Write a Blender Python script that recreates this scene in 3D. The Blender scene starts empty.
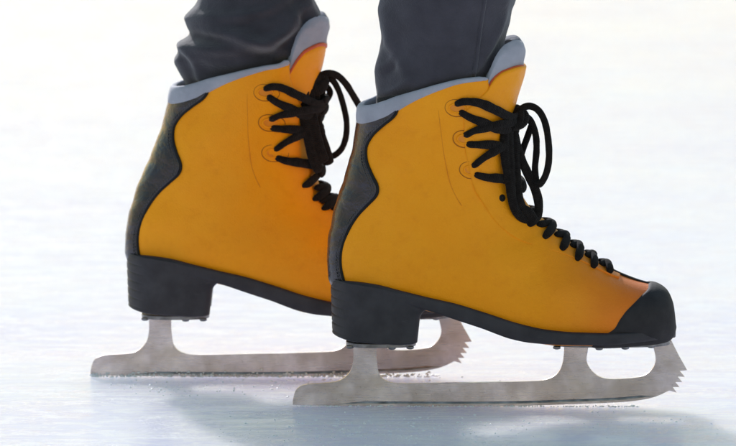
import bpy, bmesh, math, random
from mathutils import Vector, noise
from math import sin, cos, pi, radians, sqrt, exp

random.seed(7)
scene = bpy.context.scene
COL = scene.collection

# ------------------------------------------------------------------ camera
PITCH = radians(7.0); DIST = 4.5; PX = 1300.0; FPX = DIST * PX
SKEW = 0.1426                      # height of the point the lens looks at
CAM = Vector((0, -DIST * cos(PITCH), SKEW + DIST * sin(PITCH)))
FWD = Vector((0, cos(PITCH), -sin(PITCH))); UPV = Vector((0, sin(PITCH), cos(PITCH)))

def proj(p):
    d = Vector(p) - CAM; w = d.dot(FWD)
    return 368 + FPX * d.x / w, 223 - FPX * d.dot(UPV) / w

def pt(px, py, y=0.0):
    """image pixel (px, py) cast along the camera ray, at lateral depth y -> metres"""
    r = FWD + Vector((1, 0, 0)) * ((px - 368) / FPX) + UPV * ((223 - py) / FPX)
    return CAM + r * ((y - CAM.y) / r.y)

# ------------------------------------------------------------------ helpers
def cr(tab, u):
    n = len(tab) - 1
    u = max(0.0, min(n - 1e-9, u)); i = int(u); f = u - i
    p0 = tab[max(i - 1, 0)]; p1 = tab[i]; p2 = tab[i + 1]; p3 = tab[min(i + 2, n)]
    return [0.5 * (2 * b + (c - a) * f + (2 * a - 5 * b + 4 * c - d) * f * f + (3 * b - a - 3 * c + d) * f ** 3)
            for a, b, c, d in zip(p0, p1, p2, p3)]

def lin(tab, x):
    if x <= tab[0][0]: return tab[0][1]
    for (a, va), (b, vb) in zip(tab, tab[1:]):
        if x <= b:
            return va + (vb - va) * (x - a) / (b - a) if b > a else vb
    return tab[-1][1]

def sm(tab, x):
    """smooth interpolation of (x, v) table"""
    n = len(tab)
    if x <= tab[0][0]: return tab[0][1]
    if x >= tab[-1][0]: return tab[-1][1]
    for i in range(n - 1):
        if x <= tab[i + 1][0]:
            x0, v0 = tab[i]; x1, v1 = tab[i + 1]; h = x1 - x0; t = (x - x0) / h
            def slope(j):
                if j <= 0: return (tab[1][1] - tab[0][1]) / (tab[1][0] - tab[0][0])
                if j >= n - 1: return (tab[-1][1] - tab[-2][1]) / (tab[-1][0] - tab[-2][0])
                a = (tab[j][1] - tab[j-1][1]) / (tab[j][0] - tab[j-1][0]); b = (tab[j+1][1] - tab[j][1]) / (tab[j+1][0] - tab[j][0])
                return 0 if a * b <= 0 else 2 * a * b / (a + b)
            m0 = slope(i) * h; m1 = slope(i + 1) * h
            return (2*t**3 - 3*t*t + 1)*v0 + (t**3 - 2*t*t + t)*m0 + (-2*t**3 + 3*t*t)*v1 + (t**3 - t*t)*m1

def dense(pts, n):
    m = len(pts) - 1
    return [Vector(cr(pts, m * i / (n - 1))) for i in range(n)]

def tag(o, label=None, cat=None, group=None, kind=None):
    if label: o['label'] = label
    if cat: o['category'] = cat
    if group: o['group'] = group
    if kind: o['kind'] = kind
    return o

def empty(name, loc):
    o = bpy.data.objects.new(name, None); COL.objects.link(o); o.location = loc
    o.empty_display_size = 0.05
    return o

CTX = {'warp': None, 'root': None, 'origin': Vector((0, 0, 0))}

def build(name, bm, mat, parent=None, smooth=True, warp=True):
    """link a bmesh as one object; vertices are given in the near skate's frame"""
    org = CTX['origin']
    for v in bm.verts:
        p = v.co
        if warp and CTX['warp']: p = CTX['warp'](p)
        v.co = p - org
    bmesh.ops.recalc_face_normals(bm, faces=bm.faces)
    me = bpy.data.meshes.new(name); bm.to_mesh(me); bm.free()
    if smooth:
        for p in me.polygons: p.use_smooth = True
    me.materials.append(mat)
    o = bpy.data.objects.new(name, me); COL.objects.link(o)
    if parent is not None: o.parent = parent
    return o

def autosmooth(o, ang=35):
    me = o.data
    me.shade_smooth() if hasattr(me, 'shade_smooth') else None
    try: me.set_sharp_from_angle(angle=radians(ang))
    except Exception: pass
    return o

def mod(o, kind, **kw):
    m = o.modifiers.new(kind.title(), kind)
    for k, v in kw.items(): setattr(m, k, v)
    return m

def grid(bm, rows, closed=False):
    """rows of points -> quads"""
    vs = [[bm.verts.new(p) for p in r] for r in rows]
    for a, b in zip(vs, vs[1:]):
        n = len(a)
        for j in range(n if closed else n - 1):
            k = (j + 1) % n
            try: bm.faces.new((a[j], a[k], b[k], b[j]))
            except ValueError: pass
    return vs

def tube(bm, pts, a, b=None, ref=None, seg=12, taper=True, flatten=None, wob=0.0):
    """flat cord along pts; a = half width, b = half thickness, ref = thickness direction(s)"""
    b = a if b is None else b
    n = len(pts); rows = []; uv = bm.loops.layers.uv.verify()
    prev = None; L = 0; Ls = []
    for i, p in enumerate(pts):
        t = (pts[min(i + 1, n - 1)] - pts[max(i - 1, 0)])
        if t.length < 1e-9: t = Vector((1, 0, 0))
        t.normalize()
        if i: L += (p - pts[i - 1]).length
        Ls.append(L)
        r = ref[i] if isinstance(ref, list) else (ref if ref is not None else (prev if prev is not None else Vector((0.13, -1, 0.21))))
        nn = r - t * r.dot(t)
        if nn.length < 1e-4: nn = prev if prev is not None else t.orthogonal()
        nn = nn.normalized(); prev = nn; ss = t.cross(nn).normalized()
        k = 1.0
        if taper:
            e = min(i, n - 1 - i)
            k = [0.35, 0.75, 0.93][e] if e < 3 else 1.0
        w = 1 + wob * noise.noise(p * 160)
        aw = a[i] if isinstance(a, list) else a
        rows.append([p + (ss * (aw * cos(2*pi*j/seg)) + nn * (b * sin(2*pi*j/seg))) * k * w for j in range(seg)])
    vs = grid(bm, rows, True)
    for r_ in (vs[0], vs[-1]):
        try: bm.faces.new(r_)
        except ValueError: pass
    # uv: u around, v along in metres
    idx = {}
    for i, r_ in enumerate(vs):
        for j, v in enumerate(r_): idx[v] = (j / seg, Ls[i])
    for f in bm.faces:
        if all(v in idx for v in f.verts) and len(f.verts) == 4:
            js = [idx[v][0] for v in f.verts]; wrap = max(js) - min(js) > 0.5
            for l in f.loops:
                q = idx[l.vert]; uu = q[0] + (1 if wrap and q[0] < 0.5 else 0)
                l[uv].uv = (uu, q[1] * 100)

# ------------------------------------------------------------------ materials
class NT:
    def __init__(s, name):
        s.m = bpy.data.materials.new(name); s.m.use_nodes = True
        s.t = s.m.node_tree; s.b = s.t.nodes['Principled BSDF']
    def n(s, kind, **kw):
        x = s.t.nodes.new(kind)
        for k, v in kw.items():
            if k in x.inputs: x.inputs[k].default_value = v
            else: setattr(x, k, v)
        return x
    def l(s, a, b): s.t.links.new(a, b)
    def coord(s, scale=(1, 1, 1), which='Object', rot=(0, 0, 0)):
        c = s.n('ShaderNodeTexCoord'); mp = s.n('ShaderNodeMapping')
        mp.inputs['Scale'].default_value = scale; mp.inputs['Rotation'].default_value = rot
        s.l(c.outputs[which], mp.inputs['Vector']); return mp.outputs['Vector']
    def noise(s, vec, scale, detail=4, rough=0.55, dist=0):
        x = s.n('ShaderNodeTexNoise'); x.inputs['Scale'].default_value = scale
        x.inputs['Detail'].default_value = detail; x.inputs['Roughness'].default_value = rough
        x.inputs['Distortion'].default_value = dist
        s.l(vec, x.inputs['Vector']); return x.outputs['Fac']
    def ramp(s, fac, stops, interp='LINEAR'):
        x = s.n('ShaderNodeValToRGB'); x.color_ramp.interpolation = interp
        el = x.color_ramp.elements
        while len(el) < len(stops): el.new(0.5)
        for e, (p, c) in zip(el, stops):
            e.position = p; e.color = (*c, 1) if len(c) == 3 else c
        s.l(fac, x.inputs['Fac']); return x.outputs['Color']
    def mix(s, fac, a, b, mode='MIX'):
        x = s.n('ShaderNodeMix'); x.data_type = 'RGBA'; x.blend_type = mode
        for sock, v in ((x.inputs[0], fac), (x.inputs[6], a), (x.inputs[7], b)):
            if hasattr(v, 'is_output'): s.l(v, sock)
            elif isinstance(v, (int, float)): sock.default_value = v
            else: sock.default_value = (*v, 1)
        return x.outputs[2]
    def math(s, op, a, b=0.0):
        x = s.n('ShaderNodeMath'); x.operation = op
        for sock, v in ((x.inputs[0], a), (x.inputs[1], b)):
            if hasattr(v, 'is_output'): s.l(v, sock)
            else: sock.default_value = v
        return x.outputs[0]
    def bump(s, h, dist, strength=1.0, prev=None):
        x = s.n('ShaderNodeBump'); x.inputs['Distance'].default_value = dist; x.inputs['Strength'].default_value = strength
        s.l(h, x.inputs['Height'])
        if prev is not None: s.l(prev, x.inputs['Normal'])
        return x.outputs['Normal']
    def set(s, **kw):
        for k, v in kw.items():
            k = k.replace('_', ' ')
            i = s.b.inputs[k]
            if hasattr(v, 'is_output'): s.l(v, i)
            elif isinstance(v, tuple): i.default_value = (*v, 1) if len(v) == 3 else v
            else: i.default_value = v
        return s.m

def m_yellow():
    s = NT('yellow_leather'); v = s.coord()
    big = s.noise(v, 22, 4, 0.6)
    c = s.ramp(big, [(0.28, (0.95, 0.32, 0.004)), (0.5, (0.98, 0.345, 0.005)), (0.72, (1.0, 0.37, 0.007))])
    blot = s.noise(v, 95, 5, 0.65)
    c = s.mix(s.math('MULTIPLY', s.math('SUBTRACT', blot, 0.52), 0.9), c, (0.72, 0.19, 0.002))
    # a redder orange tint is mixed into the base colour towards the toe
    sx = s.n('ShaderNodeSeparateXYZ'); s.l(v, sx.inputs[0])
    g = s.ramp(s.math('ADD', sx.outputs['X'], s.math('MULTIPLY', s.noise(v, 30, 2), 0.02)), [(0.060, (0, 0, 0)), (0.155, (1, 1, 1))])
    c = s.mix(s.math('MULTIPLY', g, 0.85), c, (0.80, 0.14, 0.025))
    vo = s.n('ShaderNodeTexVoronoi'); vo.inputs['Scale'].default_value = 900; s.l(v, vo.inputs['Vector'])
    h1 = s.bump(vo.outputs['Distance'], 0.00025, 0.8)
    h2 = s.bump(s.noise(v, 60, 5, 0.6, 1.2), 0.0009, 0.35, h1)
    ro = s.ramp(s.noise(v, 140, 4), [(0.3, (0.36,)*3), (0.7, (0.52,)*3)])
    return s.set(Base_Color=c, Roughness=ro, Normal=h2, Specular_IOR_Level=0.2)

def m_black_leather():
    s = NT('black_leather'); v = s.coord()
    c = s.ramp(s.noise(v, 40, 5), [(0.3, (0.010, 0.0075, 0.016)), (0.7, (0.022, 0.017, 0.032))])
    h1 = s.bump(s.noise(v, 120, 2), 0.0004, 0.3)
    h2 = s.bump(s.noise(s.coord((1, 1, 1.8)), 42, 4, 0.55, 0.4), 0.0040, 0.55, h1)
    ro = s.ramp(s.noise(v, 200, 4), [(0.3, (0.22,)*3), (0.7, (0.36,)*3)])
    return s.set(Base_Color=c, Roughness=ro, Normal=h2, Specular_IOR_Level=0.5, Coat_Weight=0.12, Coat_Roughness=0.12)

def m_rubber(name='black_rubber', lo=(0.034, 0.031, 0.036), hi=(0.056, 0.052, 0.059), rough=0.55):
    s = NT(name); v = s.coord()
    c = s.ramp(s.noise(v, 60, 5), [(0.3, lo), (0.7, hi)])
    scuff = s.ramp(s.noise(s.coord((1, 1, 5)), 55, 6, 0.7), [(0.62, (0, 0, 0)), (0.72, (1, 1, 1))])
    c = s.mix(s.math('MULTIPLY', scuff, 0.25), c, (0.09, 0.09, 0.10))
    h = s.bump(s.noise(v, 700, 3), 0.0003, 0.6)
    return s.set(Base_Color=c, Roughness=rough, Normal=h, Specular_IOR_Level=0.2)

def m_cloth(name, lo, hi, scale=1400, rough=0.85, sheen=0.3):
    s = NT(name); v = s.coord()
    c = s.ramp(s.noise(v, 45, 5), [(0.3, lo), (0.7, hi)])
    w = s.n('ShaderNodeTexWave'); w.inputs['Scale'].default_value = scale / 3; w.inputs['Distortion'].default_value = 0.6
    s.l(s.coord(rot=(0, radians(35), 0)), w.inputs['Vector'])
    h = s.bump(w.outputs['Fac'], 0.0002, 0.35)
    h = s.bump(s.noise(v, scale / 2, 3), 0.0005, 0.7, h)
    h = s.bump(s.noise(s.coord((1, 1, 1.6)), 70, 4, 0.6, 0.8), 0.0016, 0.5, h)
    return s.set(Base_Color=c, Roughness=rough, Normal=h, Sheen_Weight=sheen, Sheen_Roughness=0.5, Specular_IOR_Level=0.2)

def m_lace():
    s = NT('woven_lace')
    uv = s.coord((1, 1, 1), 'UV')
    sp = s.n('ShaderNodeSeparateXYZ'); s.l(uv, sp.inputs[0])
    a = s.math('SINE', s.math('ADD', s.math('MULTIPLY', sp.outputs['Y'], 42.0), s.math('MULTIPLY', sp.outputs['X'], 2*pi*4)))
    b = s.math('SINE', s.math('SUBTRACT', s.math('MULTIPLY', sp.outputs['Y'], 42.0), s.math('MULTIPLY', sp.outputs['X'], 2*pi*4)))
    hgt = s.math('MAXIMUM', a, b)
    v = s.coord()
    h = s.bump(hgt, 0.0004, 0.7)
    h = s.bump(s.noise(v, 1500, 3), 0.0004, 0.8, h)
    c = s.ramp(s.noise(v, 260, 4), [(0.3, (0.009, 0.0065, 0.006)), (0.75, (0.021, 0.017, 0.015))])
    return s.set(Base_Color=c, Roughness=0.9, Normal=h, Sheen_Weight=0.05, Specular_IOR_Level=0.1)

def m_steel():
    s = NT('worn_steel'); v = s.coord()
    c = s.ramp(s.noise(v, 38, 5, 0.65), [(0.3, (0.44, 0.385, 0.43)), (0.5, (0.65, 0.59, 0.65)), (0.72, (0.84, 0.77, 0.81))])
    st = s.noise(s.coord((2.5, 60, 230)), 8, 5, 0.7)
    c = s.mix(s.math('MULTIPLY', s.ramp(st, [(0.45, (0, 0, 0)), (0.65, (1, 1, 1))]), 0.18), c, (0.40, 0.35, 0.33))
    pit = s.ramp(s.noise(v, 420, 3, 0.6), [(0.66, (0, 0, 0)), (0.72, (1, 1, 1))])
    patch = s.ramp(s.noise(v, 26, 3, 0.6, 0.5), [(0.42, (0, 0, 0)), (0.62, (1, 1, 1))])
    c = s.mix(s.math('MULTIPLY', patch, 0.6), c, (0.40, 0.34, 0.31))
    c = s.mix(s.math('MULTIPLY', pit, 0.4), c, (0.07, 0.06, 0.055))
    ro = s.ramp(s.noise(s.coord((3, 30, 90)), 12, 5), [(0.3, (0.22,)*3), (0.7, (0.42,)*3)])
    h = s.bump(st, 0.0002, 0.25)
    return s.set(Base_Color=c, Roughness=ro, Normal=h, Metallic=0.65)

def m_dark_steel():
    s = NT('plate_steel'); v = s.coord()
    c = s.ramp(s.noise(v, 120, 4), [(0.3, (0.10, 0.10, 0.11)), (0.7, (0.30, 0.30, 0.33))])
    return s.set(Base_Color=c, Roughness=0.4, Metallic=0.8)

def m_plain(name, col, rough=0.6, spec=0.3):
    s = NT(name); v = s.coord()
    c = s.mix(s.noise(v, 120, 4), tuple(x * 0.75 for x in col), tuple(min(1, x * 1.2) for x in col))
    return s.set(Base_Color=c, Roughness=rough, Specular_IOR_Level=spec)

def m_ice():
    s = NT('rink_ice'); v = s.coord()
    cloud = s.noise(s.coord((1.0, 1.0, 1)), 3.5, 6, 0.6)
    c = s.ramp(cloud, [(0.34, (0.73, 0.72, 0.89)), (0.52, (0.83, 0.81, 0.95)), (0.68, (0.92, 0.90, 0.99))])
    strk = s.noise(s.coord((2.2, 14, 1), rot=(0, 0, radians(4))), 2.2, 7, 0.68, 0.4)
    c = s.mix(s.math('MULTIPLY', s.ramp(strk, [(0.50, (0, 0, 0)), (0.74, (1, 1, 1))]), 0.7), c, (0.70, 0.70, 0.83))
    frost = s.noise(s.coord((0.55, 1.0, 1)), 48, 8, 0.78, 0.5)
    fr = s.ramp(frost, [(0.49, (0, 0, 0)), (0.57, (1, 1, 1))])
    c = s.mix(s.math('MULTIPLY', fr, 0.75), c, (0.95, 0.93, 0.96))
    grain = s.ramp(s.noise(s.coord((0.6, 1, 1)), 330, 4, 0.7), [(0.50, (0, 0, 0)), (0.58, (1, 1, 1))])
    patch = s.ramp(s.noise(s.coord((0.5, 1.4, 1)), 17, 4, 0.6), [(0.47, (0, 0, 0)), (0.58, (1, 1, 1))])
    gp = s.math('MULTIPLY', grain, patch)
    c = s.mix(s.math('MULTIPLY', gp, 0.9), c, (0.99, 0.98, 0.99))
    # skate scratches: long thin grooves in a few directions
    h = None; sc = None
    for k, (rot, sx, sy, thr) in enumerate(((3, 0.9, 75, 0.030), (-9, 1.3, 60, 0.028), (17, 1.6, 48, 0.022), (-31, 2.0, 40, 0.018))):
        f = s.noise(s.coord((sx, sy, 1), rot=(0, 0, radians(rot))), 1.0, 1.5, 0.5, 0.15)
        line = s.math('ABSOLUTE', s.math('SUBTRACT', f, 0.5))
        line = s.ramp(line, [(0.0, (1, 1, 1)), (thr, (0, 0, 0))])
        gate = s.ramp(s.noise(s.coord((1.5, 4, 1), rot=(0, 0, radians(rot + 20))), 2.0 + k, 2), [(0.50, (0, 0, 0)), (0.60, (1, 1, 1))])
        line = s.math('MULTIPLY', line, gate)
        sc = line if sc is None else s.math('MAXIMUM', sc, line)
    c = s.mix(s.math('MULTIPLY', sc, 0.9), c, (0.98, 0.975, 0.99))
    h = s.bump(s.noise(v, 35, 6, 0.7), 0.0010, 0.12)
    h = s.bump(sc, 0.0006, 0.3, h)
    h = s.bump(frost, 0.0006, 0.2, h)
    h = s.bump(gp, 0.0010, 0.4, h)
    ro = s.mix(fr, (0.13,)*3, (0.22,)*3)
    ro = s.mix(s.math('MULTIPLY', sc, 0.6), ro, (0.35,)*3)
    s.b.inputs['Subsurface Radius'].default_value = (0.85, 0.9, 1.0)
    return s.set(Base_Color=c, Roughness=ro, Normal=h, Specular_IOR_Level=0.02, IOR=1.31, Subsurface_Weight=1.0, Subsurface_Scale=0.22)

def m_snow():
    s = NT('ice_crystals'); v = s.coord()
    h = s.bump(s.noise(v, 900, 3), 0.0006, 0.6)
    c = s.mix(s.noise(v, 200, 2), (0.86, 0.90, 0.95), (0.95, 0.96, 0.97))
    return s.set(Base_Color=c, Roughness=0.45, Normal=h)

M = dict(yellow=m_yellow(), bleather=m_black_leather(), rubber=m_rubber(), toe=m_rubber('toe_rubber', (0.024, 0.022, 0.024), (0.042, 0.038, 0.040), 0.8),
         felt=m_cloth('grey_collar', (0.30, 0.305, 0.36), (0.41, 0.415, 0.48), 1100, 0.75, 0.25),
         trouser=m_cloth('trouser_cloth', (0.042, 0.038, 0.049), (0.065, 0.060, 0.076), 1700, 0.9, 0.35),
         trouser_dark=m_cloth('trouser_cloth_dark', (0.039, 0.036, 0.045), (0.060, 0.055, 0.068), 1700, 0.9, 0.35),
         sock=m_cloth('sock_knit', (0.008, 0.008, 0.010), (0.018, 0.018, 0.021), 1500, 0.95, 0.2),
         lace=m_lace(), steel=m_steel(), plate=m_dark_steel(),
         thread=m_plain('thread', (0.075, 0.072, 0.075), 0.6), othread=m_plain('orange_thread', (0.40, 0.13, 0.006), 0.7),
         seam=m_plain('seam_thread', (0.80, 0.27, 0.006), 0.7), trim=m_plain('orange_edge', (0.62, 0.10, 0.03), 0.5), slot=m_plain('slot_lining', (0.86, 0.27, 0.015), 0.5),
         eyelet=m_plain('black_eyelet', (0.015, 0.014, 0.013), 0.7, 0.2), ice=m_ice(), snow=m_snow())

# ------------------------------------------------------------------ boot surface
# sections from the back/bottom line to the front/top line of the boot (image pixels), half width
SEC = [(364,62,530,28,.047),(362,80,529,45,.047),(360,98,526,66,.047),(359,118,520,88,.046),(356,140,514,110,.044),
       (350,165,510,130,.042),(342,190,510,150,.040),(335,214,513,171,.038),(330,240,519,190,.037),(329,262,529,207,.036),
       (333,284,541,218,.036),(347,296,550,226,.036),(375,301,558,232,.036),(410,306,566,239,.036),(445,314,574,245,.036),
       (480,324,584,252,.038),(515,336,597,261,.041),(550,342,614,271,.043),(585,344,633,279,.044),(610,344,646,283,.043),
       (633,343,657,285,.040),(650,342,666,291,.035),(663,340,671,301,.027),(670,337,673,312,.018),(673.5,332,674,322,.009)]
ST = []
for (bx, by, fx, fy, w) in SEC:
    b = pt(bx, by); f = pt(fx, fy); ST.append((b.x, b.z, f.x, f.z, w))
UMAX = len(SEC) - 1.0
EB = [(0, .85), (8, .8), (11, .62), (14, .5), (24, .55)]
EF = [(0, .9), (7, .9), (10, 1.05), (15, 1.0), (19, .85), (24, .7)]

def S0(u, th):
    bx, bz, fx, fz, w = cr(ST, u)
    s = -cos(th); k = (s + 1) / 2
    e = lin(EB, u) * (1 - k) + lin(EF, u) * k
    sn = sin(th)
    y = -w * (abs(sn) ** e) * (1 if sn >= 0 else -1)
    # the ball of the foot bulges, the waist above the arch is drawn in a little
    return Vector((bx + (fx - bx) * k, y, bz + (fz - bz) * k))

def SN(u, th):
    e = 0.02
    a = S0(min(u + 0.08, UMAX), th) - S0(max(u - 0.08, 0), th)
    b = S0(u, th + e) - S0(u, th - e)
    n = a.cross(b)
    if n.length < 1e-12: return Vector((1, 0, 0))
    n.normalize()
    bx, bz, fx, fz, w = cr(ST, u)
    c = Vector(((bx + fx) / 2, 0, (bz + fz) / 2))
    if n.dot(S0(u, th) - c) < 0: n.negate()
    return n

def S(u, th, off=0.0):
    p = S0(u, th)
    return p + SN(u, th) * off if off else p

GR = []
for iu in range(0, int(UMAX * 4) + 1):
    for it in range(0, 49):
        u = iu / 4; th = 0.03 + (pi - 0.06) * it / 48
        x, y = proj(S0(u, th)); GR.append((x, y, u, th))

def inv(px, py):
    best = min(GR, key=lambda g: (g[0] - px) ** 2 + (g[1] - py) ** 2)
    u, th = best[2], best[3]; du, dt = 0.2, 0.05
    def err(u, th):
        x, y = proj(S0(u, th)); return (x - px) ** 2 + (y - py) ** 2
    e = err(u, th)
    for _ in range(60):
        ok = False
        for a, b in ((du, 0), (-du, 0), (0, dt), (0, -dt)):
            uu = min(UMAX, max(0, u + a)); tt = min(pi - 0.001, max(0.001, th + b)); ee = err(uu, tt)
            if ee < e: u, th, e = uu, tt, ee; ok = True
        if not ok: du *= 0.5; dt *= 0.5
        if e < 0.01: break
    return u, th

def invs(pts): return [inv(*p) for p in pts]

# shared layout of the boot's seams, from image pixels
collar_px = [(372,115,9.6),(384,110.5,8.6),(398,103.5,6.9),(417,95.5,4.6),(439,87.5,3.2),(458,82,2.4),(476,79.5,2.2),(488,79,2.2)]
COLL = [(0.0, 2.84, 9.8)] + [(inv(x, y)[1], inv(x, y)[0], h) for x, y, h in collar_px]
COLL.sort()
UTOP = [(a, b) for a, b, h in COLL]; HTOP = [(a, h) for a, b, h in COLL]
THV = COLL[-1][0]; UV_ = COLL[-1][1]
flap = invs([(488,80),(490,95),(493,112),(498,130),(503,150),(508,170)])
FL = [(u, th) for u, th in flap]; FL.sort()
lastu = FL[-1][0]
FL = [f for f in FL if f[0] < 8.3] + [(9.3, pi - .46), (10.5, pi - .36), (12.5, pi - .30), (15, pi - .25), (16.4, pi - .18), (17.1, pi)]
def thf(u): return sm(FL, u)

def curve_on(pts, n, mirror=False):
    q = dense([(u, th, 0) for u, th in pts], n)
    return [(a.x, (2 * pi - a.y) if mirror else a.y) for a in q]

def surf_tube(bm, uts, off, a, b=None, **kw):
    pts = [S(u, th, off) for u, th in uts]; ref = [SN(u, th) for u, th in uts]
    tube(bm, pts, a, b, ref, **kw)

def stitches(bm, uts, off, pitch=0.0026, ln=0.0018, r=0.00035):
    pts = [S(u, th, off) for u, th in uts]; acc = 0; seg = []
    L = [0]
    for a, b in zip(pts, pts[1:]): L.append(L[-1] + (b - a).length)
    def at(s):
        for i in range(len(L) - 1):
            if s <= L[i + 1]:
                f = (s - L[i]) / max(1e-9, L[i + 1] - L[i]); return pts[i].lerp(pts[i + 1], f)
        return pts[-1]
    s = 0.001
    while s + ln < L[-1]:
        tube(bm, [at(s), at(s + ln * .33), at(s + ln * .66), at(s + ln)], r, r, None, seg=6, taper=False)
        s += pitch

def panel(rows_ut, d, rim=True):
    """panel laid on the boot surface: grid of (u, th); raised by d with a rounded rim"""
    bm = bmesh.new(); R = len(rows_ut); C = len(rows_ut[0])
    def edge(i, j):
        return min(i, R - 1 - i, j, C - 1 - j)
    rows = []
    for i, r in enumerate(rows_ut):
        row = []
        for j, (u, th) in enumerate(r):
            e = edge(i, j) if rim else 9
            o = -0.0006 if e == 0 else (d * 0.85 if e == 1 else d)
            if rim and e > 1: q = S0(u, th); o += .0007 * noise.noise(Vector((q.x * 60, q.y * 45, q.z * 95))) * min(1, (e - 1) / 4)
            row.append(S(u, th, o))
        rows.append(row)
    grid(bm, rows); return bm

def spaced(n, eps=0.004):
    """0..1 with very tight first/last steps, for rolled edges"""
    a = [0.0, eps * 0.3, eps]; b = [1 - eps, 1 - eps * 0.3, 1.0]
    m = n - 6
    return a + [eps + (1 - 2 * eps) * (i + 1) / (m + 1) for i in range(m)] + b

# ------------------------------------------------------------------ skate builder
def half_width(x):   # plan half width of the sole by image x
    return sm([(331, .0), (333, .010), (337, .018), (344, .025), (356, .031), (385, .0355), (420, .0350), (460, .0335), (500, .0365), (540, .042),
               (580, .0465), (612, .0455), (636, .0405), (654, .0320), (666, .0215), (673, .0105), (676, 0)], x)
TOPL = [(331,281),(347,282.5),(374,286),(401,292.6),(429,299.5),(456,305.5),(483,314),(520,326),(545,331.5),(575,334.5),(605,335),(640,332.5),(676,328.5)]
BOTL = [(331,292),(347,295),(401,305),(429,312),(440,315.5),(456,321),(483,330),(497,335.5),(510,340),(530,344),(560,346),(600,346.5),(640,343),(676,337.5)]

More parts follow.
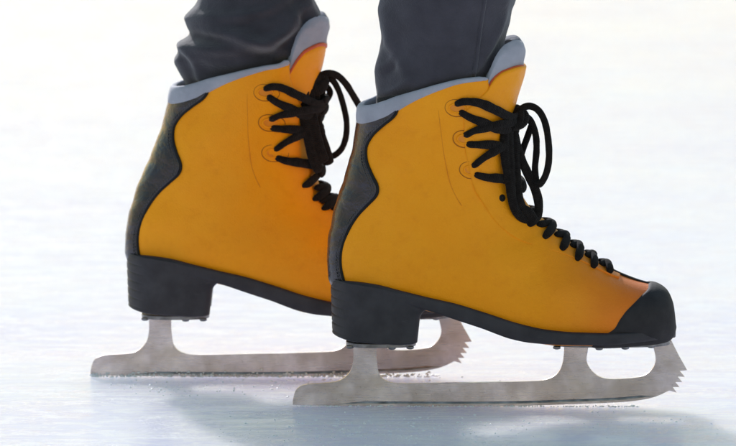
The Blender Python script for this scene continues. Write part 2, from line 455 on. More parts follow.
def build_skate(root, far=False):
    C = lambda name, bm, mat, parent=root, **k: build(name, bm, mat, parent, **k)
    # ---- upper
    bm = bmesh.new(); rows = []; NR = 150; NC = 60
    for i in range(NR + 1):
        r = i / NR; row = []
        for j in range(-NC, NC + 1):
            c = abs(j) / NC; sg = 1 if j >= 0 else -1
            th = c * THV; u = UV_
            for _ in range(5):
                ut = sm(UTOP, min(th, THV)); u = ut + (UMAX - ut) * r; th = c * thf(u)
            p = S(u, sg * th)
            # leather puckers softly over the ankle and across the vamp
            q = noise.noise(Vector((p.x * 30, p.y * 30, p.z * 42 + 3.1)))
            amt = 0.0007 + 0.0009 * exp(-((u - 8) / 2.5) ** 2) + 0.0009 * exp(-((u - 16) / 1.6) ** 2)
            row.append(S(u, sg * th, q * amt))
        rows.append(row)
    grid(bm, rows)
    e = S(UMAX, 0).lerp(S(UMAX, pi), .5) + Vector((.0006, 0, 0))
    last = [v for v in bm.verts][-(2 * NC + 1):]; cv = bm.verts.new(e)
    for a, b in zip(last, last[1:]): bm.faces.new((a, b, cv))
    bmesh.ops.remove_doubles(bm, verts=bm.verts, dist=0.00015)
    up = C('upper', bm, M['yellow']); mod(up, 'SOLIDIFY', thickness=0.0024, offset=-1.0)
    # eyestay seam, slots for the laces
    for mir in (False, True):
        bm = bmesh.new(); cu = curve_on(invs([(438,96),(439,115),(442,140),(446,165),(452,188),(462,206)]), 60, mir)
        surf_tube(bm, cu, 0.0000, 0.00032, 0.00026, seg=6); C('seam', bm, M['seam'], up)
    SL = [(456,108),(464,139),(470.5,170)]
    for mir in (False, True):
        for (sx, sy) in SL:
            for (rx, ry, off, a, mt, nm) in ((11.0, 8.6, 0.0001, 0.00035, 'othread', 'stitched_oval'), (6.6, 4.4, 0.0003, 0.0007, 'yellow', 'slot_rim')):
                bm = bmesh.new(); pts = []
                for k in range(33):
                    t = 2 * pi * k / 32
                    pts.append(inv(sx + rx * cos(t) * (1.5 if cos(t) > 0 else 1) + 0.12*ry*sin(t), sy + ry * sin(t)))
                if mir: pts = [(u, 2 * pi - th) for u, th in pts]
                surf_tube(bm, pts, off, a, a * .8, seg=6, taper=False); C(nm, bm, M[mt], up)
            bm = bmesh.new(); ce = bm.verts.new(S(*((lambda q: (q[0], 2*pi-q[1]) if mir else q)(inv(sx + 1, sy))), 0.0004)); ring = []
            for k in range(24):
                t = 2 * pi * k / 24; q = inv(sx + 6.4 * cos(t) * (1.5 if cos(t) > 0 else 1), sy + 4.2 * sin(t))
                if mir: q = (q[0], 2 * pi - q[1])
                ring.append(bm.verts.new(S(q[0], q[1], 0.0003)))
            for k in range(24): bm.faces.new((ring[k], ring[(k + 1) % 24], ce))
            C('slot', bm, M['slot'], up)
    EY = [] if far else [(502,198)]
    for mir in (False, True):
        for (ex, ey) in EY:
            u, th = inv(ex, ey); th = 2 * pi - th if mir else th
            c = S(u, th, 0.0); n = SN(u, th); a = n.orthogonal().normalized(); b = n.cross(a)
            bm = bmesh.new(); rows = []
            for (rr, hh) in ((.0030, -.0004), (.0029, .0005), (.0024, .0009), (.0017, .0007), (.0012, .0007), (.0002, .0007)):
                rows.append([c + (a * cos(2*pi*k/24) + b * sin(2*pi*k/24)) * rr + n * hh for k in range(24)])
            grid(bm, rows, True); C('eyelet', bm, M['eyelet'], up)
    # ---- heel counter
    bnd = invs([(399,107),(393,117),(382,126),(372,136),(366.5,147),(366.5,160),(371,173),(376.5,185),(376,195),(367,205),(357,216),(348.5,230),(342.5,246),(340.5,262),(342,275),(347,286)])
    bnd = [(max(a, 0), b) for a, b in bnd]
    bu = sm(UTOP, bnd[0][1]); cur = curve_on(bnd, 90)
    cur[0] = (bu, cur[0][1])
    CT = []
    for a in sorted(cur): 
        if not CT or a[0] > CT[-1][0] + 1e-4: CT.append(a)
    u0, u1 = 2.55, CT[-1][0]
    rows = []
    for s_ in spaced(110):
        row = []
        for c_ in spaced(70, .012):
            k = c_ * 2 - 1
            th = 0.3; u = 3
            for _ in range(4):
                ut = sm(UTOP, abs(th)) - .02; u = ut + (u1 - ut) * s_; th = k * sm(CT, u)
            row.append((u, th))
        rows.append(row)
    hc = C('heel_counter', panel(rows, 0.0016), M['bleather'])
    for mir in (False, True):
        bm = bmesh.new()
        for dpx in (2.6, 5.0):
            line = [(u, th - dpx * 0.0165 * (1 if u < 7.2 else .9)) for u, th in cur[6:-3]]
            line = [(u, max(.03, th)) for u, th in line]
            if mir: line = [(u, 2 * pi - th) for u, th in line]
            stitches(bm, line, 0.0017)
        C('stitching', bm, M['thread'], hc)
    for mir in (False, True):
        bm = bmesh.new(); line = [(u, th + .012) for u, th in cur[2:-2]]
        if mir: line = [(u, 2 * pi - th) for u, th in line]
        surf_tube(bm, line, .0006, .0011, .0010, seg=8); C('edge_binding', bm, M['eyelet'], hc)
    # ---- toe cap
    tb = invs([(603,335.5),(609,332.5),(615,328),(619.5,320),(625,312.5),(632,305),(640,297),(648,288)])
    TB = sorted([(th, u) for u, th in tb])
    TB = [(0, TB[0][1] - .05)] + TB + [(pi, TB[-1][1])]
    rows = []
    ths = [i / 96 * 2 * pi for i in range(97)]
    for s_ in [0, .004, .03] + [0.02 + .98 * i / 40 for i in range(1, 41)]:
        row = []
        for th in ths:
            ub = sm(TB, th if th <= pi else 2 * pi - th); row.append((ub + (UMAX - ub) * s_, th))
        rows.append(row)
    bm = bmesh.new(); pr = []
    for i, r in enumerate(rows):
        o = -0.0006 if i == 0 else (0.0004 if i == 1 else (0.0009 if i == 2 else 0.0012))
        pr.append([S(u, th, o) for u, th in r])
    vs = grid(bm, pr); cv = bm.verts.new(S(UMAX, 1.5, 0).lerp(S(UMAX, -1.5, 0), .5) + Vector((.0022, 0, 0)))
    for a, b in zip(vs[-1], vs[-1][1:]): bm.faces.new((a, b, cv))
    bmesh.ops.remove_doubles(bm, verts=bm.verts, dist=0.00005)
    tc = C('toe_cap', bm, M['toe'])
    # vamp seam
    bm = bmesh.new(); surf_tube(bm, [(16.6 + 2.9 * i / 30, pi) for i in range(31)], 0.0004, 0.0022, 0.0009, seg=10); C('vamp_strip', bm, M['toe'])
    # ---- collar
    bm = bmesh.new(); rows = []; N = 120
    for i in range(N + 1):
        th = -THV * 1.0 + 2 * THV * i / N; at = abs(th)
        u = sm(UTOP, at); h = sm(HTOP, at) / PX; n = SN(u, th); p = S(u, th, -0.0004)
        tt = (S(u, th + .02) - S(u, th - .02)).normalized(); up_ = n.cross(tt); up_ = up_ if up_.z > 0 else -up_
        thick = 0.0032 + 0.0030 * (h / .0075)
        k = 1 if 2 < i < N - 2 else (.35 if i in (0, N) else .8)
        row = []
        for j in range(18):
            a = 2 * pi * j / 18; ca, sa = cos(a), sin(a)
            sup = lambda v: (abs(v) ** .72) * (1 if v > 0 else -1)
            row.append(p + (n * (sup(ca) * thick * .55) + up_ * (sup(sa) * h * 1.05)) * k + n * (-.0004) + up_ * (.0003 * h / .006))
        rows.append(row)
    vs = grid(bm, rows, True); bm.faces.new(vs[0]); bm.faces.new(vs[-1])
    co = C('collar', bm, M['felt'])
    # ---- tongue
    te = invs([(488,90),(492,83),(497,77),(505,71.5),(515,68)])
    TE = sorted([(th, u) for u, th in te]) + [(pi, 2.02)]
    t0 = TE[0][0] - .3
    def ute(th):
        th = th if th <= pi else 2 * pi - th
        return sm(TE, th) + max(0, TE[0][0] - th) * 3
    rows = []
    for i in range(91):
        r = i / 90; row = []
        for j in range(61):
            c = j / 60
            u = 3
            for _ in range(3):
                half = lin([(3, pi - t0), (8, .9), (12, .75), (17.4, .3)], u)
                th = pi - half + 2 * half * c; a = ute(th); u = a + (17.3 - a) * r
            row.append(S(u, th, -0.0017 + 0.0006 * noise.noise(Vector((u, th * 2, 4)))))
        rows.append(row)
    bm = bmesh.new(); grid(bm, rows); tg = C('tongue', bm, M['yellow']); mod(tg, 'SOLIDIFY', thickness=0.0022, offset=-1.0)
    bm = bmesh.new(); uts = [(ute(t0 + .25 + (2 * (pi - t0) - .5) * i / 60), t0 + .25 + (2 * (pi - t0) - .5) * i / 60) for i in range(61)]
    surf_tube(bm, uts, -0.0019, 0.0009, 0.0009, seg=8); C('piping', bm, M['trim'], tg)
    le = invs([(490,80),(493,70),(497,61),(503,51),(510,44.5),(518,41)])
    LE = sorted([(th, u) for u, th in le]) + [(pi, 1.0)]
    def ule(th):
        th = th if th <= pi else 2 * pi - th
        return sm(LE, th)
    rows = []; a0 = LE[0][0] - .05
    for i in range(41):
        r = i / 40; row = []
        for j in range(61):
            th = a0 + (2 * pi - 2 * a0) * j / 60
            b = ute(th) + .9; a = min(ule(th), b - .1); u = a + (b - a) * r
            o = -0.0022 - 0.0030 * max(0, 1 - r / .18) ** 2
            row.append(S(u, th, o + .0005 * noise.noise(Vector((u * 3, th * 4, 9)))))
        rows.append(row)
    bm = bmesh.new(); grid(bm, rows); li = C('tongue_lining', bm, M['felt'], tg); mod(li, 'SOLIDIFY', thickness=0.0055, offset=-1.0)
    b_ = mod(li, 'BEVEL', width=0.0018, segments=3); b_.limit_method = 'ANGLE'

    # ---- sole
    xs = [331 + 345 * (0.5 - 0.5 * cos(pi * i / 110)) for i in range(111)]
    def ring(scale, ztab, k, dz=0):
        near = []; farr = []
        for x in xs:
            w = half_width(x) * scale
            # level from image pixels along the near edge of the sole
            z = pt(x, sm(ztab, x), -max(half_width(x), .004)).z + dz
            X = pt(x, 300, 0).x
            X = (X - pt(503, 300).x) * (0.985 + 0.015 * scale) + pt(503, 300).x
            near.append(Vector((X, -w, z))); farr.append(Vector((X, w, z)))
        return near + farr[::-1][1:-1]
    bm = bmesh.new()
    tp = ring(.90, TOPL, 0, .0008); t1 = ring(.985, TOPL, 0, .0004); t2 = ring(1.0, TOPL, 0, -.0010)
    mid = [a.lerp(b, .5) for a, b in zip(ring(.994, TOPL, 0, -.001), ring(.985, BOTL, 0, .0015))]
    b1 = ring(.985, BOTL, 0, .0022); b2 = ring(.955, BOTL, 0, .0004); b3 = ring(.85, BOTL, 0, -.0002)
    vs = grid(bm, [tp, t1, t2, mid, b1, b2, b3], True)
    n = len(xs)
    for rg in (vs[0], vs[-1]):
        for i in range(1, n - 1):
            a, b = rg[i], rg[(len(rg) - i)]; c = rg[i + 1] if i + 1 < n else rg[n - 1]
            d = rg[len(rg) - i - 1] if i + 1 < n - 1 else None
            try:
                if d is not None: bm.faces.new((a, c, d, b))
                else: bm.faces.new((a, rg[n - 1], b))
            except ValueError: pass
        try: bm.faces.new((rg[0], rg[1], rg[-1]))
        except ValueError: pass
    so = C('sole', bm, M['rubber'])
    # ---- heel block
    def heel_out(tz):      # plan outline at height fraction tz (0 bottom, 1 top)
        pts = []; x0 = 330.4 + 1.8 * (1 - tz); xf = 417 + 4.5 * tz + 9.5 * max(0, (tz - .55) / .45) ** 2; w = .0364 - .0022 * (1 - tz)
        for i in range(61):
            a = -pi / 2 - pi * i / 60          # back D shape
            xx = 372 + (x0 - 372) * abs(cos(a)) ** .80; yy = w * sin(a)
            pts.append((xx, yy))
        # from +w side forward, round the front corners
        for i in range(1, 16):
            f = i / 15; pts.append((372 + (xf - 8 - 372) * f, w * (1 - .07 * f * f)))
        for i in range(1, 7):
            a = pi / 2 * i / 6; pts.append((xf - 8 + 8 * sin(a), w * .93 - .007 * (1 - cos(a))))
        for i in range(1, 12):
            f = i / 12; pts.append((xf - 4 * sin(pi * f) * .6, (w * .93 - .007) * (1 - 2 * f)))
        for i in range(6, 0, -1):
            a = pi / 2 * i / 6; pts.append((xf - 8 + 8 * sin(a), -(w * .93 - .007 * (1 - cos(a)))))
        for i in range(15, 0, -1):
            f = i / 15; pts.append((372 + (xf - 8 - 372) * f, -w * (1 - .07 * f * f)))
        return pts
    bm = bmesh.new(); rows = []; NZ = 84
    for k in range(NZ + 1):
        tz = k / NZ; row = []
        out = heel_out(tz)
        for (xx, yy) in out:
            zb = pt(xx, 341.5 + lin([(331, -2), (350, 1), (400, 4.2), (425, 3.2)], xx), -.033).z
            zt = pt(xx, sm(TOPL, xx) + 1.2 + 7 * max(0, min(1, (xx - 400) / 26)) ** 2, -.035).z
            z = zb + (zt - zb) * tz
            X = pt(xx, 320).x
            inset = 0
            # stacked lifts: grooves that run round the back of the heel and fade along the sides
            ph = (tz * 6.6) % 1.0; g = exp(-((ph - .5) / .07) ** 2)
            fade = max(0, 1 - (xx - 331) / 20)
            inset = .0012 * g * fade
            if k == 0: inset += .0022
            if k == 1: inset += .0010
            if k == 2: inset += .0003
            cx = pt(378, 320).x
            d = Vector((X - cx, yy, 0)); L = d.length; d.normalize()
            row.append(Vector((cx + d.x * (L - inset), d.y * (L - inset), z)))
        rows.append(row)
    vs = grid(bm, rows, True); bm.faces.new(vs[0]); bm.faces.new(vs[-1])
    he = C('heel', bm, M['rubber'])

    # ---- blade
    low = [(293,401),(293,404.6),(296,406),(330,406.6),(365,407),(420,407.4),(460,407.4),(510,407),(560,405.6),(603,404),(622,403),(639,401.2),(655.5,397.6),(669,391.5)]
    teeth = [(676.5,393.5),(672.5,388),(679.3,388),(675,383),(682,383),(677.5,377.5),(684.6,377.8),(679.5,371.8),(687,371.2)]
    up1 = [(683,364),(679,357),(675,349),(671,341)]
    tp1 = [(652,344)]
    w1 = [(653.5,349),(655.6,359),(654.5,366),(651,371.5),(646,375.5),(639,378),(625,379.6),(609,380),(600,378),(594,374),(589,368),(586.5,361),(587.5,353),(588.5,346)]
    w2 = [(564,346),(564,353),(562.8,363),(560,371),(555,376.5),(547,380.2),(537,381.8),(500,383),(460,383.8),(420,384.6),(399,384.6),(389,383),(382,379),(378.5,373),(377,364),(376.4,355),(377,344)]
    w3 = [(353,344),(353.6,357),(352,368),(349,374),(344,379),(337,382.5),(328,383.8),(317,384.6),(308,385.2),(301,387),(296.5,390.5),(294,396)]
    def smooth_list(pts, n=3):
        out = dense([(a, b, 0) for a, b in pts], (len(pts) - 1) * n + 1); return [(p.x, p.y) for p in out]
    outline = smooth_list(low) + teeth + up1 + tp1 + smooth_list(w1) + smooth_list(w2) + smooth_list(w3)
    bm = bmesh.new()
    P = [pt(a, b) for a, b in outline]
    zmin = min(p.z for p in P)
    for p in P: p.z -= zmin - 0.0001 * 0
    f = bm.faces.new([bm.verts.new((p.x, -.0019, p.z)) for p in P])
    ex = bmesh.ops.extrude_face_region(bm, geom=[f])
    for v in [g for g in ex['geom'] if isinstance(g, bmesh.types.BMVert)]: v.co.y += .0038
    bmesh.ops.triangulate(bm, faces=[f_ for f_ in bm.faces if len(f_.verts) > 4])
    bl = C('blade', bm, M['steel'], smooth=False, warp=False)
    b_ = mod(bl, 'BEVEL', width=0.0006, segments=2); b_.limit_method = 'ANGLE'; b_.angle_limit = radians(50)
    # hollow-ground lower edge band
    for sgn in (-1, 1):
        bm = bmesh.new(); bot = smooth_list(low[3:-1]); n_ = len(bot); rows = [[], []]
        for i, (a, b) in enumerate(bot):
            p = pt(a, b); q = pt(a, b - 4.2); 
            e = min(i, n_ - 1 - i); k = min(1, e / 3)
            rows[0].append(Vector((p.x, sgn * .0016, p.z - zmin + .0003))); rows[1].append(Vector((q.x, sgn * (.0019 + .00035 * k), p.z - zmin + .0003 + (q.z - p.z) * k)))
        rows.append([Vector((v.x, sgn * .0015, v.z + .0004)) for v in rows[1]])
        grid(bm, rows); C('ground_edge', bm, M['plate'], bl, warp=False)
    # mounting plates and screws
    def plate(outl, ytop, ybot, slope=0):
        bm = bmesh.new(); top = []; bot = []
        for (x, y) in outl:
            p = pt(x, ytop + slope * (x - 372)); q = pt(x, ybot + slope * (x - 372))
            top.append(Vector((p.x, y, p.z))); bot.append(Vector((q.x, y, q.z)))
        vs = grid(bm, [bot, top], True); bm.faces.new(vs[0]); bm.faces.new(vs[1])
        o = C('mounting_plate', bm, M['plate'], bl, smooth=False, warp=False)
        b = mod(o, 'BEVEL', width=.0004, segments=2); b.limit_method = 'ANGLE'
    pl = []
    for (a, r_) in [(i / 40 * 2 * pi, 0) for i in range(40)]:
        pl.append((381 + 35 * (abs(cos(a)) ** .7) * (1 if cos(a) > 0 else -1), .020 * (abs(sin(a)) ** .7) * (1 if sin(a) > 0 else -1)))
    plate(pl, 340.5, 344.5, .0)
    pl = []
    for i in range(48):
        a = i / 48 * 2 * pi
        pl.append((608 + 62 * (abs(cos(a)) ** .7) * (1 if cos(a) > 0 else -1), .026 * (abs(sin(a)) ** .7) * (1 if sin(a) > 0 else -1)))
    plate(pl, 338.5, 343, .0)
    for (x, y, zz) in ((350, -.013, 345.0), (392, -.016, 345.4), (410, -.014, 345.4), (400, .014, 345.4), (352, .013, 345), (556, -.020, 344.4), (598, -.024, 344.4), (624, -.023, 344), (650, -.018, 343.4),
                       (598, .022, 344), (556, .018, 344), (628, .022, 344), (650, .016, 343.4)):
        bm = bmesh.new(); c = pt(x, zz); rows = []
        for (rr, hh) in ((.0028, .0012), (.0030, 0), (.0026, -.0006), (.0015, -.0010), (.0004, -.0011)):
            rows.append([Vector((c.x + rr * cos(2*pi*k/16), y + rr * sin(2*pi*k/16), c.z + hh)) for k in range(16)])
        grid(bm, rows, True); C('screw', bm, M['plate'], bl, warp=False)

    # ---- laces
    bm = bmesh.new()
    A, B = .0035, .0022
    EYL = invs([(527,226),(543,239),(561,250.5),(577,260.5),(593,268),(609,273.5)])
    if far: EYL = invs([(505,203),(517,216)]) + EYL
    def strand(p, q, offs, arch=.0020, n=26, a=A, b=B):
        uts = []; pts = []; ref = []
        for i in range(n):
            s_ = i / (n - 1); u = p[0] + (q[0] - p[0]) * s_; th = p[1] + (q[1] - p[1]) * s_
            o = offs[0] + (offs[1] - offs[0]) * s_ + arch * sin(pi * s_)
            if s_ < .1: o -= .003 * (1 - s_ / .1) ** 2
            pts.append(S(u, th, o)); ref.append(SN(u, th))
        tube(bm, pts, a, b, ref, wob=.10)
    mirror = lambda q: (q[0], 2 * pi - q[1])
    for i, e in enumerate(EYL):
        nx = EYL[i - 1] if i > 0 else (EYL[0][0] - 1.2, EYL[0][1] - .05)
        d = pi - thf(nx[0])
        tgt = (nx[0] + .25, pi + d)
        strand((e[0], e[1]), tgt, (.0020, .0006), .0018 + .0006 * (i % 2), a=.0034, b=.0020)
        e2 = mirror(e); tgt2 = (nx[0] + .25, pi - d)
        strand(e2, tgt2, (.0020, .0006), .0026, n=26, a=.0030, b=.0019)
    # eyelets beneath each lace
    HS = [([(455,105),(463,101),(478,102),(494,109),(507,116)], 3.95, .0040), ([(459,111),(470,117),(483,122),(497,128)], 5.1, .0034),
          ([(464,136),(473,130),(485,126),(498,122)], 4.6, .0048), ([(466,144),(477,144),(489,144),(500,146)], 6.2, .0036),
          ([(472,167),(480,159),(489,152),(499,146)], 5.7, .0046), ([(474,174),(485,177),(496,178),(507,180)], 8.0, .0036)]
    for path, uend, arch in HS:
        near_ut = invs(path)
        for mir in (0, 1):
            ut = near_ut + [((near_ut[-1][0] + uend) / 2, pi - .12), (uend, pi + .3)]
            q = dense([(u, th, 0) for u, th in ut], 40)
            pts = []; ref = []
            for i, c_ in enumerate(q):
                s_ = i / 39; th = 2 * pi - c_.y if mir else c_.y
                o = .0008 + (arch + (.0012 if mir else 0)) * min(1, s_ * 1.6) - (.003 * (1 - s_ / .1) ** 2 if s_ < .1 else 0)
                pts.append(S(c_.x, th, o)); ref.append(SN(c_.x, th))
            tube(bm, pts, [.0024 + .0012 * min(1, i / 16) for i in range(40)], .0018, ref, wob=.12)
    NB = lambda pts, a=A, b=B, n=None, ref=None: tube(bm, dense([pt(*p) for p in pts], n or len(pts) * 9), a, b, ref, wob=.08)
    R1 = Vector((.25, -1, .1))
    if not far:
        # knot
        NB([(503,121,-.012),(509,113,-.010),(517,110,-.006),(524,116,-.010),(521,124,-.016),(512,126,-.018),(506,120,-.016)], .0042, .0030)
        NB([(513,107,.004),(519,112,-.012),(518,122,-.017),(512,128,-.010)], .0042, .0026)
        # long loop out to the right
        NB([(514,120,-.010),(520,110,-.013),(529,106,-.014),(538,110,-.015),(544.5,121,-.016),(548,138,-.017),(549,158,-.018),(546,174,-.018),(540,184,-.017),
            (536.5,181,-.013),(535,168,-.010),(536.5,150,-.006),(535.5,134,-.004),(530,120,-.004),(521,114,-.005)], .0027, .0018, ref=R1)
        # strand slanting down behind
        NB([(532,124,.004),(527,138,.002),(522,152,-.002),(520,164,-.008)], .0026, .0018, ref=R1)
        # hanging loop down the front of the ankle
        NB([(509,122,-.018),(509,140,-.021),(510,160,-.023),(511,180,-.024),(512,198,-.024),(516,211,-.022),(524,219,-.018),(532,220,-.014),(538,213,-.011),
            (538.5,202,-.010),(535,189,-.011),(528,174,-.013),(521,158,-.014),(516,142,-.014),(513,126,-.013)], .0036, .0021, ref=R1)
        NB([(513,124,-.012),(514,142,-.016),(515,160,-.018),(516.5,180,-.019),(518,196,-.020),(522,208,-.019),(529,213,-.018),(534,222,-.016)], .0040, .0021, ref=R1)
        # loose end
        NB([(506,124,-.020),(504.5,140,-.024),(505,156,-.025),(507.5,172,-.025),(510,186,-.025),(512,200,-.0245)], .0036, .0019, ref=R1)
    else:
        # image pixel points for the far skate's bow, given in the near skate's frame
        def Fp(x, y, d=0.0):
            a = CTX['inv_far'](x, y, d); return a
        NF = lambda pts, a=A, b=B, ref=R1: tube(bmf, dense([Fp(*p) for p in pts], len(pts) * 9), a, b, ref, wob=.08)
        bmf = bmesh.new()
        NF([(303,86,-.022),(311,82,-.016),(319,78,-.010),(324,82,-.010),(319,89,-.015),(311,90,-.018)], .0046, .0032)
        NF([(314,84,-.013),(320,76,-.010),(329,73,-.008),(338,76,-.004),(346,84,.0),(353,95,.004),(360,107,.008),(366,118,.010)], .0028, .0018)
        NF([(320,78,-.006),(331,79,-.004),(338,89,-.002),(343,104,0),(346.5,121,0),(346,136,0),(342,148,0),(335,155,0),(330,156,.001)], .0025, .0017)
        NF([(331,156,.001),(325,155,-.001),(323,140,-.001),(322,128,-.001)], .0024, .0015)
        NF([(324,84,-.004),(321,98,-.004),(317,112,-.006),(316,128,-.008),(320,144,-.008)], .0026, .0016)
        NF([(309,88,-.020),(308,104,-.023),(311,120,-.025),(315,137,-.025),(319,151,-.024),(324,163,-.022)], .0056, .0016)
        NF([(315,88,-.014),(314,104,-.017),(316,120,-.018),(320,136,-.018),(325,151,-.017),(329,165,-.016)], .0048, .0016)
        NF([(322,82,.004),(330,92,.005),(324,104,.004),(320,118,.002)], .0026, .0016)
        NF([(305,88,-.023),(303,104,-.026),(305,122,-.027),(309,140,-.027),(313,158,-.026),(320,172,-.023)], .0042, .0018)
        for v in bmf.verts: pass
        org = CTX['origin']
        CTX['bowbm'] = bmf
    la = C('lace', bm, M['lace'])
    if far:
        bmf = CTX.pop('bowbm'); C('lace_bow', bmf, M['lace'], la, warp=False)
    return root

# ------------------------------------------------------------------ the two skates
CTX['origin'] = Vector((pt(470, 407).x, 0, 0))
near = empty('ice_skate', CTX['origin'].copy())
tag(near, 'yellow leather ice skate in front, its whole black toe cap and toe pick in view', 'ice skate', 'pair of yellow ice skates')
build_skate(near, False)

# the other skate: a stride's width further back, and its boot leans a little more forward
g = pt(368, 376.5, 0); r = (g - CAM); k = -CAM.z / r.z; DY = (CAM + r * k).y
zb = pt(345, 283).z
SH = pt(128, 258, DY).x - pt(332, 284).x
XA = pt(462, 100).x; XB = pt(489, 100).x; X0 = pt(345, 283).x
def warp(p):
    h = max(0.0, p.z - zb); fr = min(1, h / .05)
    def ss(a, b, x):
        t = max(0.0, min(1.0, (x - a) / (b - a))); return t * t * (3 - 2 * t)
    k = ss(.125, .160, h) * ss(XA, XB, p.x)
    return Vector((p.x + .108 * h - .0070 * k, p.y, p.z - .045 * max(0, p.x - X0) * fr + .0110 * ss(.156, .176, h) * ss(XA, XB, p.x)))
CTX['warp'] = warp
OFF = Vector((SH, DY, 0))
CTX['inv_far'] = lambda x, y, d: pt(x, y, DY + d) - OFF
far = empty('ice_skate', CTX['origin'] + OFF)
tag(far, 'yellow leather ice skate further back, its toe hidden behind the heel of the other skate', 'ice skate', 'pair of yellow ice skates')
build_skate(far, True)
CTX['warp'] = None

# ------------------------------------------------------------------ the skater's legs
person = empty('person', (0, DY / 2, 0)); CTX['origin'] = person.location.copy()
tag(person, 'person in dark grey trousers standing in both skates, only the shins in view', 'person')

def leg(rows_px, y0, folds, mat, seam_px, noise_seed, label, hem=None):
    NR, NCc = 170, 150
    n = len(rows_px) - 1
    rows = []
    for i in range(NR + 1):
        v = n * i / NR
        lx, ly, rx, ry, dp = cr(rows_px, v)
        Lp = pt(lx, ly, y0); Rp = pt(rx, ry, y0); c = (Lp + Rp) / 2; ax = (Rp - Lp) / 2
        row = []
        for j in range(NCc):
            a = 2 * pi * j / NCc
            p = c - ax * cos(a) + Vector((0, -ax.length * dp * sin(a), 0))
            nrm = Vector((-cos(a), -sin(a), 0))
            sx, sy = proj((p.x, y0, p.z))
            d = 0
            for (fx, fy, ang, ln, wd, amp, side) in folds:
                if side and side * sin(a) < -0.15: continue
                dx = sx - fx; dy = sy - fy; ca, sa = cos(radians(ang)), sin(radians(ang))
                uu = dx * ca + dy * sa; ww = -dx * sa + dy * ca
                ww += .004 * uu * uu * (1 if fy % 2 < 1 else -.6)
                d += amp * exp(-(uu / ln) ** 2) * (exp(-(ww / wd) ** 2) - .6 * exp(-((ww - 1.9 * wd) / wd) ** 2)) * min(1, (sin(a) * side + .3) if side else 1)
            q = Vector((p.x * 26 + noise_seed, p.y * 26, p.z * 34))
            d += .0016 * noise.noise(q) + .0007 * noise.noise(q * 3.1)
            row.append(p + nrm * d)
        rows.append(row)
    bm = bmesh.new(); grid(bm, rows, True)
    o = build('trouser_leg', bm, mat, person); o['label'] = label
    if seam_px:
        bm = bmesh.new(); pts = []
        for i in range(len(rows) - 12):
            # follow the surface at the column whose image x matches the seam
            best = None
            for j in range(5, NCc // 2 - 2):
                x, y = proj(rows[i][j]); tx = sm(seam_px, y)
                e = abs(x - tx)
                if best is None or e < best[0]: best = (e, j, x, tx)
            j = best[1]; p = rows[i][j]
            x, y = proj(p); p2 = rows[i][j + 1]; x2, _ = proj(p2)
            f = (sm(seam_px, y) - x) / (x2 - x) if abs(x2 - x) > 1e-6 else 0
            pts.append(p.lerp(p2, max(-1, min(1, f))) + Vector((0, -.0002, 0)))
        tube(bm, pts, .0016, .0009, Vector((.2, -1, 0)), seg=8); build('seam', bm, mat, o)
    return o

nr = [(388,-190,532,-190,.86),(386,-120,528,-120,.86),(383,-60,523,-60,.86),(382,-10,518,-10,.86),(380,15,512,12,.86),(379.5,32,509,26,.86),(379,50,505,42,.86),(378,66,503,54,.86),
      (377.5,84,501,64,.84),(378.5,97,498,74,.80),(383,104,494,84,.76),(386,112,490,94,.72)]
nf = [(386,24,78,30,5,.0026,0),(384,50,-70,26,6,.0022,1),(400,60,60,30,7,.0016,1),(380,80,80,24,5,.0020,0),(495,30,-62,30,7,.0030,1),(488,62,-40,22,6,.0032,1),(430,75,-12,40,7,.0016,1),(440,25,85,34,9,.0012,1),(460,50,70,40,8,.0012,1),(484,50,-55,20,3.2,.0020,1),(392,88,-28,22,3.2,.0016,1),(386,62,-50,14,3,.0018,1),(470,68,-35,24,3,.0014,1),(500,22,-70,16,3,.0016,1)]
leg(nr, 0.0, nf, M['trouser'], [(-200,492),(-60,487),(0,484.5),(20,481.5),(45,478),(62,476),(75,474),(100,470)], 3.0, 'smooth grey trouser leg with a side seam, tucked into the nearer skate')
fr_ = [(208,-170,338,-170,.86),(206,-110,333,-110,.86),(203,-50,325,-50,.86),(199,-6,314,-8,.86),(190,14,316,4,.86),(189,26,319,12,.86),(187.5,36,320,20,.86),(182,46,317,32,.86),
       (177,58,308,44,.84),(181,68,301,54,.82),(185,80,297,62,.80),(188,90,294,72,.78),(191,100,291,82,.74)]
ff = [(205,19,8,60,6.0,.0046,0),(230,31,12,90,5.2,.0042,0),(192,44,14,40,6.5,.0052,0),(250,40,-8,80,6.5,.0034,1),(178,58,70,22,8,.0050,0),(196,62,62,26,5,.0042,1),(215,58,8,60,6,.0030,1),(300,40,-58,34,6,.0045,1),(290,20,-50,40,6,.0040,1),
      (235,12,-6,70,5,.0028,1),(240,72,-14,50,5,.0024,1),(310,8,70,18,5,.004,0)]
leg(fr_, DY, ff, M['trouser_dark'], None, 9.0, 'rumpled dark grey trouser leg bunched above the skate further back')

def sock(rows_px, y0):
    bm = bmesh.new(); rows = []
    for i in range(30):
        lx, ly, rx, ry = cr(rows_px, (len(rows_px) - 1) * i / 29)
        Lp = pt(lx, ly, y0); Rp = pt(rx, ry, y0); c = (Lp + Rp) / 2; ax = (Rp - Lp) / 2
        rows.append([c - ax * cos(2*pi*j/64) + Vector((0, -.040 * sin(2*pi*j/64), 0)) for j in range(64)])
    vs = grid(bm, rows, True); bm.faces.new(vs[0]); bm.faces.new(vs[-1])
    build('sock', bm, M['sock'], person)
sock([(388,92,480,82),(377,95,488,84),(376,104,498,90),(372,122,500,100),(372,140,500,116)], 0.0)
sock([(200,84,284,70),(192,90,290,78),(188,98,296,84),(184,106,304,92),(184,125,304,108)], DY)

# ------------------------------------------------------------------ rink
CTX['origin'] = Vector((0, 0, 0))
bm = bmesh.new(); bmesh.ops.create_grid(bm, x_segments=2, y_segments=2, size=150)
ice = build('ice', bm, M['ice'], None, smooth=False); tag(ice, kind='structure')

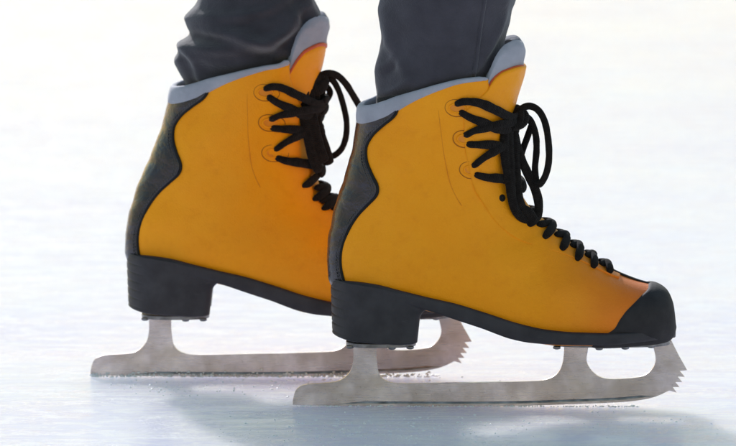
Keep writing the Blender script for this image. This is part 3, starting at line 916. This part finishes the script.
def crystal(bm, c, r):
    b = bmesh.ops.create_icosphere(bm, subdivisions=1, radius=r)
    sx, sy, sz = random.uniform(.6, 1.5), random.uniform(.6, 1.4), random.uniform(.4, .9)
    for v in b['verts']:
        k = 1 + .4 * noise.noise(v.co * (1.3 / r) + c * 90)
        v.co = Vector((v.co.x * sx * k, v.co.y * sy * k, v.co.z * sz * k)) + c
bm = bmesh.new()
def scatter(n, cx, cy, sx, sy, r0, r1):
    for _ in range(n):
        r = r0 * (r1 / r0) ** (random.random() ** 2)
        crystal(bm, Vector((random.gauss(cx, sx), random.gauss(cy, sy), r * .25)), r)
X = lambda px, y=0: pt(px, 407, y).x
scatter(300, X(400), -.085, .060, .030, .0003, .0012)
scatter(160, X(370), -.150, .050, .025, .0003, .0012)
scatter(60, X(600), -.08, .04, .03, .0003, .0009)
scatter(140, X(170, DY), DY - .06, .030, .022, .0003, .0010)
scatter(160, X(300, DY), DY - .05, .07, .03, .0004, .0014)
for _ in range(260):      # snow pressed up along the edge of the near blade
    x = random.uniform(X(296), X(640)); crystal(bm, Vector((x, -.0028 - abs(random.gauss(0, .0010)), random.uniform(0, .0008))), random.uniform(.0003, .0011))
for _ in range(420):
    x = random.uniform(X(90, DY), X(440, DY)); crystal(bm, Vector((x, DY - .0026 - abs(random.gauss(0, .0012)), abs(random.gauss(.0008, .0016)))), random.uniform(.0004, .0015))
tag(build('ice_shavings', bm, M['snow'], None, smooth=False), 'loose white ice shavings lying around and clinging to both blades', 'ice shavings', kind='stuff')

# ------------------------------------------------------------------ light, sky, camera
SUN_EL, SUN_AZ = radians(24), radians(-15)     # behind the skates, a little to the left
w = bpy.data.worlds.new('World'); scene.world = w; w.use_nodes = True
nt = w.node_tree; bg = nt.nodes['Background']; sky = nt.nodes.new('ShaderNodeTexSky'); sky.sky_type = 'NISHITA'
sky.sun_disc = False; sky.sun_elevation = SUN_EL; sky.sun_rotation = SUN_AZ; sky.air_density = 2.2; sky.dust_density = 0.2; sky.ozone_density = 3.0   # hazy winter sky
nt.links.new(sky.outputs[0], bg.inputs[0]); bg.inputs[1].default_value = 0.15
sd = bpy.data.lights.new('sun', 'SUN'); sd.energy = 4.5; sd.angle = radians(4.0); sd.color = (1, .96, 1.0)
so = bpy.data.objects.new('sun', sd); COL.objects.link(so)
dirv = Vector((sin(SUN_AZ) * cos(SUN_EL), cos(SUN_AZ) * cos(SUN_EL), sin(SUN_EL)))
so.rotation_euler = dirv.to_track_quat('Z', 'Y').to_euler(); so.location = dirv * 5

cd = bpy.data.cameras.new('camera'); cam = bpy.data.objects.new('camera', cd); COL.objects.link(cam)
cam.location = CAM; cam.rotation_euler = (pi / 2 - PITCH, 0, 0)
cd.sensor_width = 36; cd.lens = 36 * FPX / 736; cd.clip_end = 1000
cd.dof.use_dof = True; cd.dof.focus_distance = DIST - .03; cd.dof.aperture_fstop = 11
scene.camera = cam
scene.view_settings.view_transform = 'Standard'; scene.view_settings.look = 'None'; scene.view_settings.exposure = 0
